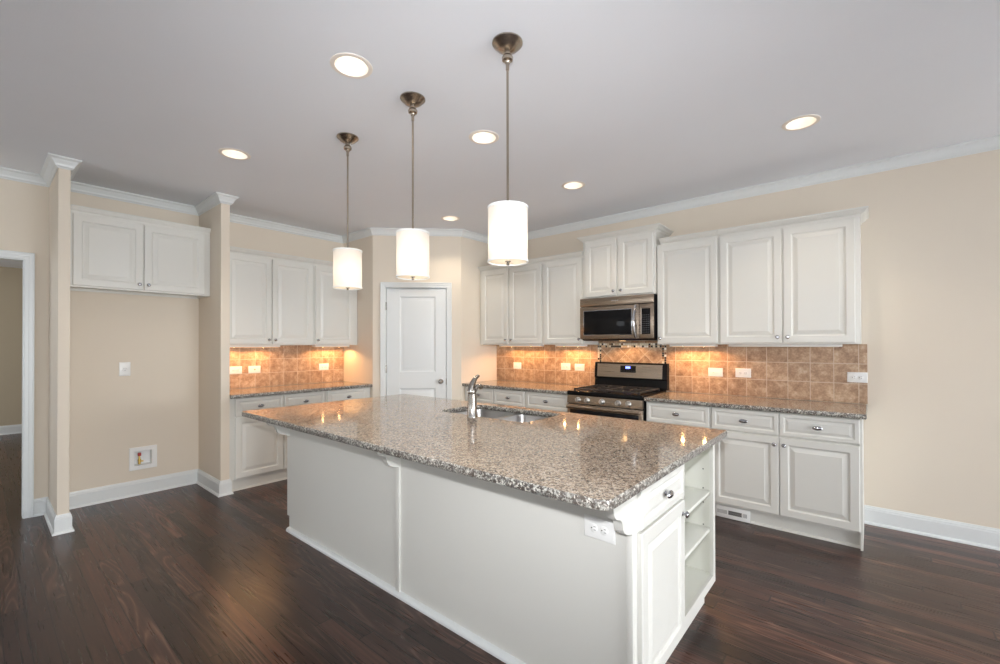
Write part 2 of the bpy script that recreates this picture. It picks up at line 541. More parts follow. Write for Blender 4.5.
# hall beyond the opening
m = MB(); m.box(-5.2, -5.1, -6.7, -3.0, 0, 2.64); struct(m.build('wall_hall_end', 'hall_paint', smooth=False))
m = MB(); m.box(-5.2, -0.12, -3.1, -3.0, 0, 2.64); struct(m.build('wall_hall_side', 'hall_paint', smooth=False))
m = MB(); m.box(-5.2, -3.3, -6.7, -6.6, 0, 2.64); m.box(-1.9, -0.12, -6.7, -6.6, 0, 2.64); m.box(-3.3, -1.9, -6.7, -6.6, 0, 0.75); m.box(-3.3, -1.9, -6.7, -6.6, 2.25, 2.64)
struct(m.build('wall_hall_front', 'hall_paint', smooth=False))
# wall behind the photographer and the far wall on the right, both with window openings
m = MB(); xs = [-0.12]
for a, b in WIN_FRONT: xs += [a, b]
xs.append(RIGHT_X+0.12)
for i in range(0, len(xs), 2): m.box(xs[i], xs[i+1], FRONT_Y-0.12, FRONT_Y, 0, H)
for a, b in WIN_FRONT:
    m.box(a, b, FRONT_Y-0.12, FRONT_Y, 0, 0.6); m.box(a, b, FRONT_Y-0.12, FRONT_Y, 2.3, H)
struct(m.build('wall_front', 'wall_paint', smooth=False))
m = MB(); ys = [FRONT_Y]
for a, b in WIN_RIGHT: ys += [a, b]
ys.append(0.12)
for i in range(0, len(ys), 2): m.box(RIGHT_X, RIGHT_X+0.12, ys[i], ys[i+1], 0, H)
for a, b in WIN_RIGHT:
    m.box(RIGHT_X, RIGHT_X+0.12, a, b, 0, 0.15); m.box(RIGHT_X, RIGHT_X+0.12, a, b, 2.35, H)
struct(m.build('wall_right', 'wall_paint', smooth=False))
wn = 0
for a, b in WIN_FRONT:
    wn += 1
    m = MB()
    for x0, x1, z0, z1 in ((a, a+.05, .6, 2.3), (b-.05, b, .6, 2.3), (a, b, .6, .65), (a, b, 2.25, 2.3), (a, b, 1.43, 1.47)):
        m.box(x0, x1, FRONT_Y-.08, FRONT_Y-.04, z0, z1)
    m.box(a-.08, b+.08, FRONT_Y, FRONT_Y+.02, 2.3, 2.38); m.box(a-.08, b+.08, FRONT_Y, FRONT_Y+.03, .52, .6)
    m.box(a-.08, a, FRONT_Y, FRONT_Y+.02, .6, 2.3); m.box(b, b+.08, FRONT_Y, FRONT_Y+.02, .6, 2.3)
    struct(m.build('window_%d' % wn, 'window_vinyl', smooth=False))
for a, b in WIN_RIGHT:
    wn += 1
    m = MB()
    for y0, y1, z0, z1 in ((a, a+.05, .15, 2.35), (b-.05, b, .15, 2.35), (a, b, .15, .2), (a, b, 2.3, 2.35), ((a+b)/2-.03, (a+b)/2+.03, .15, 2.35)):
        m.box(RIGHT_X+.04, RIGHT_X+.08, y0, y1, z0, z1)
    struct(m.build('window_%d' % wn, 'window_vinyl', smooth=False))

# crown moulding, one run round the room, the two columns and the pantry
CP = [(0, H-0.001), (0, H-0.078), (0.006, H-0.078), (0.010, H-0.070), (0.018, H-0.064), (0.022, H-0.050), (0.034, H-0.030), (0.040, H-0.020), (0.048, H-0.016), (0.056, H-0.010), (0.056, H-0.001)]
path = [(0, FRONT_Y), (0, COLS[0][0]), (CD, COLS[0][0]), (CD, COLS[0][1]), (0, COLS[0][1]), (0, COLS[1][0]), (CD, COLS[1][0]), (CD, COLS[1][1]), (0, COLS[1][1]),
        (0, YL), (XL, YL), (XP, YP), (XP, 0), (RIGHT_X, 0)]
m = MB().sweep(path, CP); struct(m.build('trim_1', 'trim_paint', angle=15))
# baseboards with a shoe moulding
BH = 0.138
BP = [(0, 0.0), (0.026, 0.0), (0.025, 0.010), (0.020, 0.017), (0.014, 0.019), (0.014, BH-0.030), (0.011, BH-0.024), (0.011, BH-0.016), (0.007, BH-0.008), (0.006, BH), (0, BH)]
m = MB().sweep([(0, DO1+0.050), (0, COLS[0][0]), (CD, COLS[0][0]), (CD, COLS[0][1]), (0, COLS[0][1]), (0, COLS[1][0]), (CD, COLS[1][0]), (CD, COLS[1][1]), (0.60, COLS[1][1])], BP)
struct(m.build('baseboard_left', 'trim_paint', angle=15))
m = MB().sweep([(5.132, 0), (RIGHT_X, 0)], BP); struct(m.build('baseboard_back', 'trim_paint', angle=15))
m = MB().sweep([(RIGHT_X, 0), (RIGHT_X, FRONT_Y), (0, FRONT_Y), (0, DO0-.063)], BP); struct(m.build('baseboard_front', 'trim_paint', angle=15))
m = MB().sweep([(-5.1, -6.6), (-5.1, -3.1), (-0.12, -3.1)], BP); struct(m.build('baseboard_hall', 'trim_paint', angle=15))
for a, b in ((0, 0.09), (0.936, DL)):
    m = MB().sweep([(a, 0), (b, 0)], BP); o = m.build('baseboard_pantry', 'trim_paint', angle=15); o.location = A2; o.rotation_euler = (0, 0, DANG); struct(o)

# casings: (inner edge to outer edge) profile with steps
def casing(m, x0, x1, ztop, wd):
    """mitred casing round an opening x0..x1 on the plane y=0, facing -y"""
    pr = [(0, 0), (0, 0.010), (0.004, 0.013), (0.42*wd, 0.013), (0.46*wd, 0.017), (0.80*wd, 0.018), (0.84*wd, 0.022), (0.96*wd, 0.022), (wd, 0.018), (wd, 0)]
    t = MB().sweep([(x0, 0), (x0, ztop), (x1, ztop), (x1, 0)], pr, side=-1)
    m.add([(x, -d, z) for x, z, d in t.v], t.f)
m = MB(); casing(m, DO0+0.007, DO1-0.007, DOZ-0.007, 0.057)
m.box(DO1-0.012, DO1, 0, 0.12, 0, DOZ-0.012); m.box(DO0, DO0+0.012, 0, 0.12, 0, DOZ-0.012); m.box(DO0, DO1, 0, 0.12, DOZ-0.012, DOZ)
o = m.build('trim_2', 'trim_paint', angle=15); o.rotation_euler = (0, 0, R(90)); struct(o)
m = MB(); casing(m, 0.152, 0.874, 2.062, 0.061)
m.box(0.145, 0.157, 0, 0.11, 0, 2.058); m.box(0.873, 0.885, 0, 0.11, 0, 2.058); m.box(0.145, 0.885, 0, 0.11, 2.058, 2.07)
o = m.build('trim_3', 'trim_paint', angle=15); o.location = A2; o.rotation_euler = (0, 0, DANG); struct(o)

# pantry door: two-panel slab
def door_panelled(w, h, panels, t=0.035):
    m = MB()
    xs0 = [0, panels[0][0], panels[0][1], w]
    # stiles and rails
    m.box(0, panels[0][0], -t, 0, 0, h, 0.001); m.box(panels[0][1], w, -t, 0, 0, h, 0.001)
    zs = [0] + [z for p in sorted(panels, key=lambda p: p[2]) for z in (p[2], p[3])] + [h]
    for i in range(0, len(zs), 2): m.box(panels[0][0], panels[0][1], -t, 0, zs[i], zs[i+1])
    for x0, x1, z0, z1 in panels:
        m.rings(x1-x0, z1-z0, [(0, -0.004), (0, -t), (0.006, -t+0.004), (0.016, -t+0.012), (0.024, -t+0.012), (0.05, -t+0.004), (0.056, -t+0.003)], x0, z0)
    return m
d = bpy.data.objects.new('door_1', None); COL.objects.link(d); d.location = A2; d.rotation_euler = (0, 0, DANG); struct(d); d['label'] = 'white two panel pantry door set in the diagonal corner wall'; d['category'] = 'door'
sl = door_panelled(0.708, 2.040, [(0.152, 0.580, 0.99+0.048, 1.945), (0.152, 0.580, 0.22, 0.846)]).build('door_slab', 'trim_paint', d, angle=20)
sl.location = (0.161, 0.045, 0.012)
k = MB().lathe([(0, -0.062), (0.016, -0.060), (0.026, -0.050), (0.029, -0.040), (0.025, -0.028), (0.012, -0.020), (0.010, -0.010), (0.028, -0.008), (0.031, 0.0), (0, 0)], (0.804, 0.0095, 0.937), 'Y', 24).build('knob', 'satin_nickel', d)
for z in (1.84, 1.091, 0.25):
    MB().box(0.150, 0.162, -0.004, 0.02, z-0.045, z+0.045, 0.002).tube([(0.156, -0.002, z-0.048), (0.156, -0.002, z+0.048)], 0.006, 10).build('hinge', 'satin_nickel', d)
MB().box(0.866, 0.872, 0.004, 0.03, 0.90, 0.97).build('strike_plate', 'satin_nickel', d)

# ------------------------------------------------------------------ cabinets
def door_rings(w, h, t=0.02, fr=0.056):
    return MB().rings(w, h, [(0, 0), (0, -t+0.004), (0.004, -t), (fr-0.006, -t), (fr-0.001, -t+0.003), (fr+0.002, -t+0.008), (fr+0.010, -t+0.009), (fr+0.034, -t+0.003), (fr+0.037, -t+0.0015)])
def drawer_rings(w, h, t=0.02, fr=0.030):
    return MB().rings(w, h, [(0, 0), (0, -t+0.004), (0.004, -t), (fr-0.004, -t), (fr, -t+0.003), (fr+0.002, -t+0.007), (fr+0.008, -t+0.008), (fr+0.022, -t+0.003), (fr+0.024, -t+0.0015)])
def knob_on(door, x, z, t=0.02):
    return MB().lathe([(0, -0.026), (0.008, -0.0255), (0.0135, -0.021), (0.015, -0.017), (0.012, -0.013), (0.006, -0.010), (0.0055, -0.004), (0.009, 0.0), (0, 0)], (x, -t+0.0005, z), 'Y', 18).build('knob', 'chrome', door)
def oval_pull(door, x, z, t=0.02):
    k = MB().lathe([(0, -0.028), (0.012, -0.0275), (0.024, -0.024), (0.030, -0.0185), (0.028, -0.0145), (0.016, -0.012), (0, -0.0115)], (x, -t+0.0005, z), 'Y', 28, 1.0, 0.5)
    k.lathe([(0.0065, -0.013), (0.006, -0.006), (0.010, 0.0), (0, 0)], (x, -t+0.0005, z), 'Y', 16)
    return k.build('pull', 'chrome', door)
def add_door(cab, x0, x1, z0, z1, y, knob=None, name='door'):
    d = door_rings(x1-x0, z1-z0).build(name, 'cabinet_paint', cab, angle=12)
    d.location = (x0, y, z0)
    if knob: knob_on(d, (x1-x0-0.028) if 'r' in knob else 0.028, 0.045 if 'b' in knob else (z1-z0-0.055))
    return d
def add_drawer(cab, x0, x1, z0, z1, y):
    d = drawer_rings(x1-x0, z1-z0).build('drawer', 'cabinet_paint', cab, angle=12)
    d.location = (x0, y, z0)
    oval_pull(d, (x1-x0)/2, (z1-z0)/2)
    return d
UCP = [(0, 0), (0.004, 0), (0.006, 0.010), (0.012, 0.014), (0.024, 0.020), (0.032, 0.032), (0.038, 0.038), (0.046, 0.042), (0.048, 0.052), (0, 0.052)]
def upper(name, label, loc, rotz, w, z0, z1, doors, group=None, d=0.325, crown=(False, False), cx=(0, 0), cz=None):
    """doors: list of (x0, x1, knob); crown: which ends are returned to the wall"""
    c = thing(name, label, 'cabinet', loc, rotz, group)
    m = MB().box(0, w, -d, -0.003, z0, z1, 0.0015); m.build('carcass', 'cabinet_paint', c, smooth=False)
    for x0, x1, k in doors:
        add_door(c, x0, x1, z0+0.012, z1-0.014, -d-0.0005, k)
    cz = cz if cz is not None else z1
    p = []
    if crown[0]: p.append((0.0, -0.004))
    p += [(cx[0], -d), (w-cx[1], -d)]
    if crown[1]: p.append((w, -0.004))
    MB().sweep(p, [(o, cz+z) for o, z in UCP]).build('crown_molding', 'cabinet_paint', c, angle=15)
    return c
ZU0, ZU1 = 1.376, 2.298
LB = (0, -2.8965, 0)          # left wall run, local x along +Y
UG = 'upper cabinets with white raised panel doors'
upper('upper_cabinet', 'white two door upper cabinet on the side wall, beside the alcove stub wall', (0.0, -2.896, 0), R(90), 0.948, ZU0, ZU1,
      [(0.048, 0.487, 'br'), (0.495, 0.934, 'bl')], UG)
upper('upper_cabinet', 'white single door upper cabinet on the side wall, by the pantry return', (0.0, -1.946, 0), R(90), 0.560, ZU0, ZU1,
      [(0.014, 0.505, 'bl')], UG)
upper('upper_cabinet', 'white two door upper cabinet next to the pantry corner on the stove wall', (1.411, 0, 0), 0, 0.957, ZU0, ZU1,
      [(0.050, 0.462, 'br'), (0.492, 0.944, 'bl')], UG)
upper('upper_cabinet', 'white single door upper cabinet just before the microwave, on its pantry side', (2.370, 0, 0), 0, 0.514, ZU0, ZU1,
      [(0.020, 0.498, 'br')], UG)
upper('upper_cabinet', 'raised white two door cabinet above the microwave, taller than its neighbours', (2.887, 0, 0), 0, 0.766, 1.849, 2.438,
      [(0.034, 0.376, 'br'), (0.400, 0.742, 'bl')], UG, d=0.34, crown=(True, True))
upper('upper_cabinet', 'white single door upper cabinet just past the microwave, toward the open wall', (3.656, 0, 0), 0, 0.529, ZU0, ZU1,
      [(0.008, 0.520, 'bl')], UG, cx=(0.035, 0))
upper('upper_cabinet', 'wide white two door upper cabinet at the open end of the stove wall', (4.187, 0, 0), 0, 0.935, ZU0, ZU1,
      [(0.014, 0.456, 'br'), (0.468, 0.906, 'bl')], UG, crown=(False, True))
# fridge alcove cabinet
c = thing('fridge_alcove_cabinet', 'white two door cabinet hung high between the two stub walls of the fridge alcove', 'cabinet', (0, -3.961, 0), R(90))
fw = 0.987
m = MB().box(0, fw, -0.335, -0.003, 1.868, 2.44); m.box(0, fw, -0.335, -0.316, 1.845, 1.868); m.box(0, 0.018, -0.316, -0.003, 1.847, 1.868); m.box(fw-0.018, fw, -0.316, -0.003, 1.847, 1.868); m.box(0.018, fw-0.018, -0.02, -0.003, 1.842, 1.868)
m.build('carcass', 'cabinet_paint', c, smooth=False)
add_door(c, 0.038, 0.479, 1.858, 2.425, -0.3355, 'br'); add_door(c, 0.486, 0.939, 1.858, 2.425, -0.3355, 'bl')
MB().sweep([(0, -0.335), (fw, -0.335)], [(o*0.5, 2.44+z) for o, z in UCP]).build('crown_molding', 'cabinet_paint', c, angle=15)

TOE = 0.565
def base(name, label, loc, rotz, w, fronts, ends=(), group=None):
    c = thing(name, label, 'cabinet', loc, rotz, group)
    m = MB().box(0, w-(0.0145 if ends else 0), -0.60, -0.003, 0.105, 0.878, 0.001)
    m.build('carcass', 'cabinet_paint', c, smooth=False)
    w_t = w-(0.0145 if ends else 0)
    tm = MB().box(0, w_t, -TOE, -TOE+0.02, 0, 0.105)
    tm.sweep([(0, -TOE), (w_t, -TOE)], [(0, 0), (0.014, 0), (0.013, 0.008), (0.008, 0.014), (0, 0.016)])
    tm.build('toe_kick', 'cabinet_paint', c, angle=20)
    for kind, x0, x1, z0, z1, k in fronts:
        if kind == 'd': add_door(c, x0, x1, z0, z1, -0.6005, k)
        else: add_drawer(c, x0, x1, z0, z1, -0.6005)
    for x in ends:
        MB().box(x, x+0.014, -0.612, -0.003, 0.0, 0.878, 0.001).build('end_panel', 'cabinet_paint', c, smooth=False)
    return c
ZD = (0.122, 0.694); ZR = (0.706, 0.871)
BG = 'base cabinets with white raised panel fronts'
base('base_cabinet', 'white two drawer base cabinet on the side wall, beside the alcove stub wall', (0, -2.896, 0), R(90), 0.946,
     [('r', 0.048, 0.490, *ZR, ''), ('r', 0.498, 0.934, *ZR, ''), ('d', 0.048, 0.490, *ZD, 'tr'), ('d', 0.498, 0.934, *ZD, 'tl')], group=BG)
base('base_cabinet', 'white one drawer base cabinet on the side wall, by the pantry return', (0, -1.948, 0), R(90), 0.562,
     [('r', 0.014, 0.520, *ZR, ''), ('d', 0.014, 0.520, *ZD, 'tr')], group=BG)
base('base_cabinet', 'white base cabinet with two drawers behind the sink faucet, on the stove wall', (1.411, 0, 0), 0, 0.925,
     [('r', 0.03, 0.466, *ZR, ''), ('r', 0.478, 0.908, *ZR, ''), ('d', 0.03, 0.466, *ZD, 'tr'), ('d', 0.478, 0.908, *ZD, 'tl')], group=BG)
base('base_cabinet', 'white one drawer base cabinet against the range, on its pantry side', (2.338, 0, 0), 0, 0.546,
     [('r', 0.012, 0.530, *ZR, ''), ('d', 0.012, 0.530, *ZD, 'tr')], group=BG)
base('base_cabinet', 'white one drawer base cabinet against the range, on the side of the open wall', (3.657, 0, 0), 0, 0.534,
     [('r', 0.010, 0.522, *ZR, ''), ('d', 0.010, 0.522, *ZD, 'tl')], group=BG)
base('base_cabinet', 'white two drawer base cabinet at the open end of the stove wall', (4.193, 0, 0), 0, 0.938,
     [('r', 0.006, 0.462, *ZR, ''), ('r', 0.468, 0.924, *ZR, ''), ('d', 0.006, 0.462, *ZD, 'tr'), ('d', 0.468, 0.924, *ZD, 'tl')], ends=(0.924,), group=BG)

# toe-kick floor register
v = thing('toe_kick_vent', 'white slotted air register in the toe kick under the end base cabinet', 'vent', (4.216, -TOE-0.0152, 0))
MB().box(0, 0.245, -0.008, 0.0, 0.004, 0.094, 0.002).build('vent_frame', 'white_plastic', v)
for i in list(range(9))+[22.5, 23.5, 24.5, 25.5]: MB().box(0.016+i*0.008, 0.020+i*0.008, -0.0092, -0.0078, 0.035, 0.064).build('slit', 'grey_print', v, smooth=False)
m = MB().box(0.094, 0.188, -0.0086, -0.0078, 0.034, 0.066); m.build('vent_opening', 'slot_dark', v, smooth=False)
m = MB()
for i in range(12): m.box(0.097+i*0.0076, 0.0995+i*0.0076, -0.0105, -0.0086, 0.034, 0.066)
m.box(0.094, 0.188, -0.0105, -0.0086, 0.049, 0.051); m.build('louver', 'grey_print', v, smooth=False)

# ------------------------------------------------------------------ countertops
def slab(outline_fn, holes, z0, z1, c=0.005):
    """stone slab: top face, eased edges, side (the side is returned as a second builder)"""
    top, side = MB(), MB()
    def flat(loops, z, mb):
        bm = bmesh.new(); es = []
        for lp in loops:
            vs = [bm.verts.new((x, y, z)) for x, y in lp]
            es += [bm.edges.new((vs[i], vs[(i+1) % len(vs)])) for i in range(len(vs))]
        bmesh.ops.triangle_fill(bm, edges=es, use_beauty=True)
        bm.verts.index_update()
        mb.add([v.co for v in bm.verts], [[v.index for v in f.verts] for f in bm.faces]); bm.free()
    flat([outline_fn(c)] + [h(-c) for h in holes], z1, top)
    flat([outline_fn(c)] + [h(-c) for h in holes], z0, side)
    for fn, sg in [(outline_fn, 1)] + [(h, -1) for h in holes]:
        rings = [(fn(sg*c), z1), (fn(sg*c*0.3), z1-c*0.3), (fn(0), z1-c), (fn(0), z0+c), (fn(sg*c), z0)]
        n = len(rings[0][0])
        vs = [(x, y, z) for lp, z in rings for x, y in lp]
        fs = [(k*n+i, k*n+(i+1) % n, (k+1)*n+(i+1) % n, (k+1)*n+i) for k in range(len(rings)-1) for i in range(n)]
        side.add(vs, fs)
    return top, side
ZT0, ZT1 = 0.880, 0.914
def counter(label, x0, x1, y0, y1, rs=(0.004,)*4, holes=()):
    c = thing('countertop', label, 'countertop', ((x0+x1)/2, (y0+y1)/2, ZT0), 0, 'speckled granite countertops')
    top, side = slab(lambda i: rrect(x0+i, x1-i, y0+i, y1-i, 0, 5, [max(r-i, 0.001) for r in rs]), holes, ZT0, ZT1)
    top.build('stone_top', 'granite', c, smooth=False, world=True)
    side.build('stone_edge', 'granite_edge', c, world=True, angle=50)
    return c
counter('speckled granite countertop along the side wall, ending at the pantry return', 0.010, 0.650, -2.896, -1.385)
counter('speckled granite countertop on the stove wall between the pantry corner and the range', 1.410, 2.884, -0.650, -0.011)
counter('speckled granite countertop on the stove wall from the range to the open end', 3.657, 5.154, -0.650, -0.011)
SX0, SX1, SY0, SY1 = 2.845, 3.605, -2.315, -1.895
hole = lambda i: rrect(SX0+i, SX1-i, SY0+i, SY1-i, 0, 6, [0.06-i]*4)
counter('large speckled granite island countertop with the sink cut into it', 1.795, 4.585, -3.216, -1.803, (0.02, 0.05, 0.012, 0.012), (hole,))

# ------------------------------------------------------------------ island
IX0, IX1, IY0, IY1 = 1.82, 4.530, -2.905, -1.845
isl = thing('kitchen_island', 'white panelled island base with corbels under the granite overhang', 'kitchen island', (3.1, -2.4, 0))
b = MB().box(IX0, 4.195, IY0+0.018, IY1, 0.105, 0.655); b.box(IX0, SX0-0.05, IY0+0.018, IY1, 0.655, 0.878); b.box(SX1+0.05, 4.195, IY0+0.018, IY1, 0.655, 0.878); b.box(SX0-0.05, SX1+0.05, IY0+0.018, SY0-0.09, 0.655, 0.878); b.box(SX0-0.05, SX1+0.05, SY1+0.035, IY1, 0.655, 0.878)
b.build('carcass', 'cabinet_paint', isl, smooth=False, world=True)
b = MB().box(IX0+0.034, IX1-0.04, IY0+0.03, IY1-0.06, 0, 0.1035); b.build('toe_kick', 'cabinet_paint', isl, smooth=False, world=True)
# seating-side panel (notched at the toe kick) in two halves with a batten between
m = MB()
for poly in ([(IX0, 0.105), (IX0+0.034, 0.105), (IX0+0.034, 0.0), (3.176, 0.0), (3.176, 0.878), (IX0, 0.878)], [(3.176, 0.0), (IX1-0.0, 0.0), (IX1, 0.878), (3.176, 0.878)]):
    mm = MB().prism(poly, IY0, IY0+0.017, 'Y'); mm.build('back_panel', 'cabinet_paint', isl, smooth=False, world=True)
MB().box(3.163, 3.197, IY0-0.012, IY0, 0.02, 0.705, 0.002).build('batten', 'cabinet_paint', isl, world=True)
MB().box(4.505, 4.5302, IY0-0.012, IY0-0.0002, 0.02, 0.705, 0.002).build('corner_stile', 'cabinet_paint', isl, world=True)
MB().sweep([(IX0+0.034, IY0), (IX1-0.001, IY0)], [(0, 0), (0.026, 0), (0.025, 0.010), (0.020, 0.018), (0.012, 0.024), (0, 0.027)]).build('base_molding', 'trim_paint', isl, world=True, angle=20)
# corbels: scrolled brackets, profile in (y, z)
def corbel(xc, wd=0.034):
    y0, z1 = IY0, 0.8795
    pr = [(0, 0), (-0.160, 0), (-0.162, -0.030), (-0.160, -0.048), (-0.157, -0.058), (-0.149, -0.073), (-0.140, -0.081), (-0.129, -0.087), (-0.112, -0.092), (-0.102, -0.098), (-0.095, -0.107), (-0.091, -0.119),
          (-0.087, -0.133), (-0.082, -0.142), (-0.073, -0.150), (-0.055, -0.161), (-0.036, -0.167), (-0.018, -0.170), (-0.012, -0.178), (0, -0.178)]
    pr = [(a, z1+z) for a, z in pr]
    return MB().prism([(y0+a, z) for a, z in pr], xc-wd/2, xc+wd/2, 'X')
for xc in (1.838, 3.180, 4.513):
    corbel(xc).build('corbel', 'cabinet_paint', isl, world=True, angle=25)

# drawer and door cabinet at the island end (front faces +X)
def end_local(label, name, y0, w, loc_x=IX1):
    return thing(name, label, 'cabinet', (loc_x, y0, 0), R(90))
DW0, DW1, DD = IY0+0.0178, -2.400, 0.33
c = end_local('white island end cabinet with one drawer over one door, next to the open shelves', 'island_drawer_cabinet', DW0, 0)
w_ = DW1-DW0
MB().box(0, w_, 0.0, DD, 0.105, 0.878, 0.001).build('carcass', 'cabinet_paint', c, smooth=False)
add_drawer(c, 0.008, w_-0.012, 0.712, 0.860, -0.0005)
add_door(c, 0.008, w_-0.012, 0.118, 0.700, -0.0005, 'tr')
# open shelf cabinet
c = end_local('white open shelf cabinet at the island end, with two shelves inside', 'island_shelf_cabinet', DW1+0.002, 0)
w_ = IY1-(DW1+0.002); DS = 0.33
m = MB().box(0, 0.018, 0.018, DS, 0.105, 0.878); m.box(w_-0.018, w_, 0.018, DS, 0.105, 0.878); m.box(0.018, w_-0.018, DS-0.012, DS, 0.105, 0.878); m.box(0.018, w_-0.018, 0.018, DS-0.012, 0.130, 0.148); m.box(0.018, w_-0.018, 0.018, DS-0.012, 0.862, 0.878)
m.build('carcass', 'shelf_paint', c, smooth=False)
m = MB().box(0, 0.036, 0, 0.018, 0.105, 0.878, 0.001); m.box(w_-0.034, w_, 0, 0.018, 0.105, 0.878, 0.001); m.box(0.036, w_-0.034, 0, 0.018, 0.105, 0.150); m.box(0.036, w_-0.034, 0, 0.018, 0.850, 0.878)
m.build('face_frame', 'cabinet_paint', c, smooth=False)
for z in (0.382, 0.580):
    MB().box(0.019, w_-0.019, 0.020, DS-0.013, z-0.009, z+0.009, 0.002).build('shelf', 'shelf_paint', c)
for yy in (0.055, DS-0.06):
    for z in (0.52, 0.597, 0.70, 0.40, 0.83): MB().box(w_-0.0195, w_-0.0178, yy-0.003, yy+0.003, z-0.003, z+0.003).build('pin_hole', 'slot_dark', c, smooth=False)

# sink: two undermount bowls
s = thing('kitchen_sink', 'double bowl stainless sink set under the island granite', 'sink', (3.225, -2.1, 0.72))
def bowl(x0, x1, y0, y1, depth):
    zt = ZT0-0.001
    rings = [(rrect(x0-0.012, x1+0.012, y0-0.012, y1+0.012, 0.05, 6), zt), (rrect(x0, x1, y0, y1, 0.05, 6), zt), (rrect(x0+0.003, x1-0.003, y0+0.003, y1-0.003, 0.05, 6), zt-0.02), (rrect(x0+0.008, x1-0.008, y0+0.008, y1-0.008, 0.05, 6), zt-depth+0.035),
             (rrect(x0+0.020, x1-0.020, y0+0.020, y1-0.020, 0.05, 6), zt-depth+0.010), (rrect(x0+0.045, x1-0.045, y0+0.045, y1-0.045, 0.05, 6), zt-depth)]
    n = len(rings[0][0]); m = MB()
    vs = [(x, y, z) for lp, z in rings for x, y in lp]
    fs = [(k*n+i, k*n+(i+1) % n, (k+1)*n+(i+1) % n, (k+1)*n+i) for k in range(len(rings)-1) for i in range(n)]
    fs.append(tuple((len(rings)-1)*n+i for i in range(n)))
    return m.add(vs, fs)
for x0, x1 in ((SX0+0.002, 3.225), (3.255, SX1-0.002)):
    bw = bowl(x0, x1, SY0+0.002, SY1-0.002, 0.195); bo = bw.build('bowl', 'sink_steel', s, world=True, angle=50)
    MB().lathe([(0, 0.004), (0.02, 0.003), (0.036, 0.004), (0.042, 0.001), (0.042, 0)], ((x0+x1)/2, (SY0+SY1)/2, ZT0-0.1955), 'Z', 24).build('drain', 'chrome', bo, world=True)

# faucet
f = thing('kitchen_faucet', 'brushed nickel pull-out faucet standing on the island behind the sink', 'faucet', (3.216, -2.360, ZT1))
MB().lathe([(0.033, 0), (0.033, 0.006), (0.0305, 0.010), (0.0295, 0.09), (0.0280, 0.145), (0.0265, 0.147), (0.0265, 0.153), (0.0275, 0.155), (0.0250, 0.172), (0.020, 0.186), (0.010, 0.195), (0, 0.197)], (0, 0, 0), 'Z', 28).build('faucet_body', 'satin_nickel', f)
MB().tube([(-0.002, -0.010, 0.165), (-0.002, -0.008, 0.186), (-0.002, 0.004, 0.210), (-0.002, 0.022, 0.233), (-0.002, 0.042, 0.250), (-0.002, 0.058, 0.258), (-0.002, 0.068, 0.257)], [(0.025, 0.024), (0.024, 0.021), (0.021, 0.018), (0.018, 0.014), (0.014, 0.010), (0.011, 0.008), (0.009, 0.006)], 14).build('lever', 'satin_nickel', f)
MB().tube([(0, 0.012, 0.150), (0, 0.034, 0.180), (0, 0.054, 0.196), (0, 0.070, 0.198), (0, 0.080, 0.190), (0, 0.086, 0.176)], [0.015, 0.014, 0.0135, 0.0135, 0.014, 0.0135], 16).build('spout', 'satin_nickel', f)

# ------------------------------------------------------------------ backsplash
bs = thing('tile_backsplash', 'tan stone tile backsplash along the stove wall with a mosaic frame behind the range', 'backsplash', (1.412, -0.0005, 0))
MB().box(0, 5.156-1.412, -0.008, 0, 0.916, 1.3755).build('tile_field', 'tile_back', bs, smooth=False)
xa, xb, xc_, xd = 2.877-1.412, 2.922-1.412, 3.583-1.412, 3.628-1.412
MB().box(xb, xc_, -0.0095, -0.0079, 0.93, 1.345).build('diagonal_tile_inset', 'tile_diagonal', bs, smooth=False)
m = MB().box(xa, xb, -0.0105, -0.0079, 0.93, 1.375); m.box(xc_, xd, -0.0105, -0.0079, 0.93, 1.375); m.box(xb, xc_, -0.0105, -0.0079, 1.345, 1.3905)
m.box(2.888-1.412, xb, -0.0105, -0.0079, 1.375, 1.3905); m.box(xc_, xd, -0.0105, -0.0079, 1.375, 1.3905)
m.build('mosaic_border', 'mosaic_glass', bs, smooth=False)
MB().box(2.888-1.412, 3.652-1.412, -0.0077, 0, 1.3755, 1.43).build('tile_field', 'tile_back', bs, smooth=False)
bs = thing('tile_backsplash', 'tan stone tile backsplash on the side wall beside the alcove stub wall', 'backsplash', (0.0005, -2.8965, 0), R(90))
MB().box(0, 2.8965-1.3845, -0.008, 0, 0.916, 1.3755).build('tile_field', 'tile_side', bs, smooth=False)

# ------------------------------------------------------------------ range
r = thing('gas_range', 'stainless gas range with black cooktop and five front knobs under the microwave', 'range', (2.888, 0, 0))
W = 0.764
MB().box(0.002, W-0.002, -0.640, -0.020, 0.07, 0.905, 0.002).build('body', 'black_enamel', r)
MB().box(0.03, W-0.03, -0.60, -0.10, 0, 0.07).build('plinth', 'black_plastic', r)
m = MB().box(0, W, -0.668, -0.075, 0.9055, 0.927, 0.006); m.box(0, W, -0.672, -0.640, 0.885, 0.918, 0.006)
m.build('cooktop', 'black_enamel', r)
# control panel, slightly sloped
MB().prism([(-0.640, 0.808), (-0.672, 0.808), (-0.664, 0.884), (-0.640, 0.884)], 0.002, W-0.002, 'X').build('control_panel', 'stainless', r, smooth=False)
for x in (0.125, 0.222, 0.376, 0.536, 0.633):
    kb = MB().lathe([(0.026, 0.0), (0.026, -0.006), (0.022, -0.010), (0.021, -0.030), (0.018, -0.034), (0, -0.035)], (x, -0.667, 0.846), 'Y', 24)
    ko = kb.build('burner_knob', 'knob_silver', r)
    MB().box(x-0.003, x+0.003, -0.7035, -0.701, 0.836, 0.866).build('pointer', 'grey_print', ko, smooth=False)
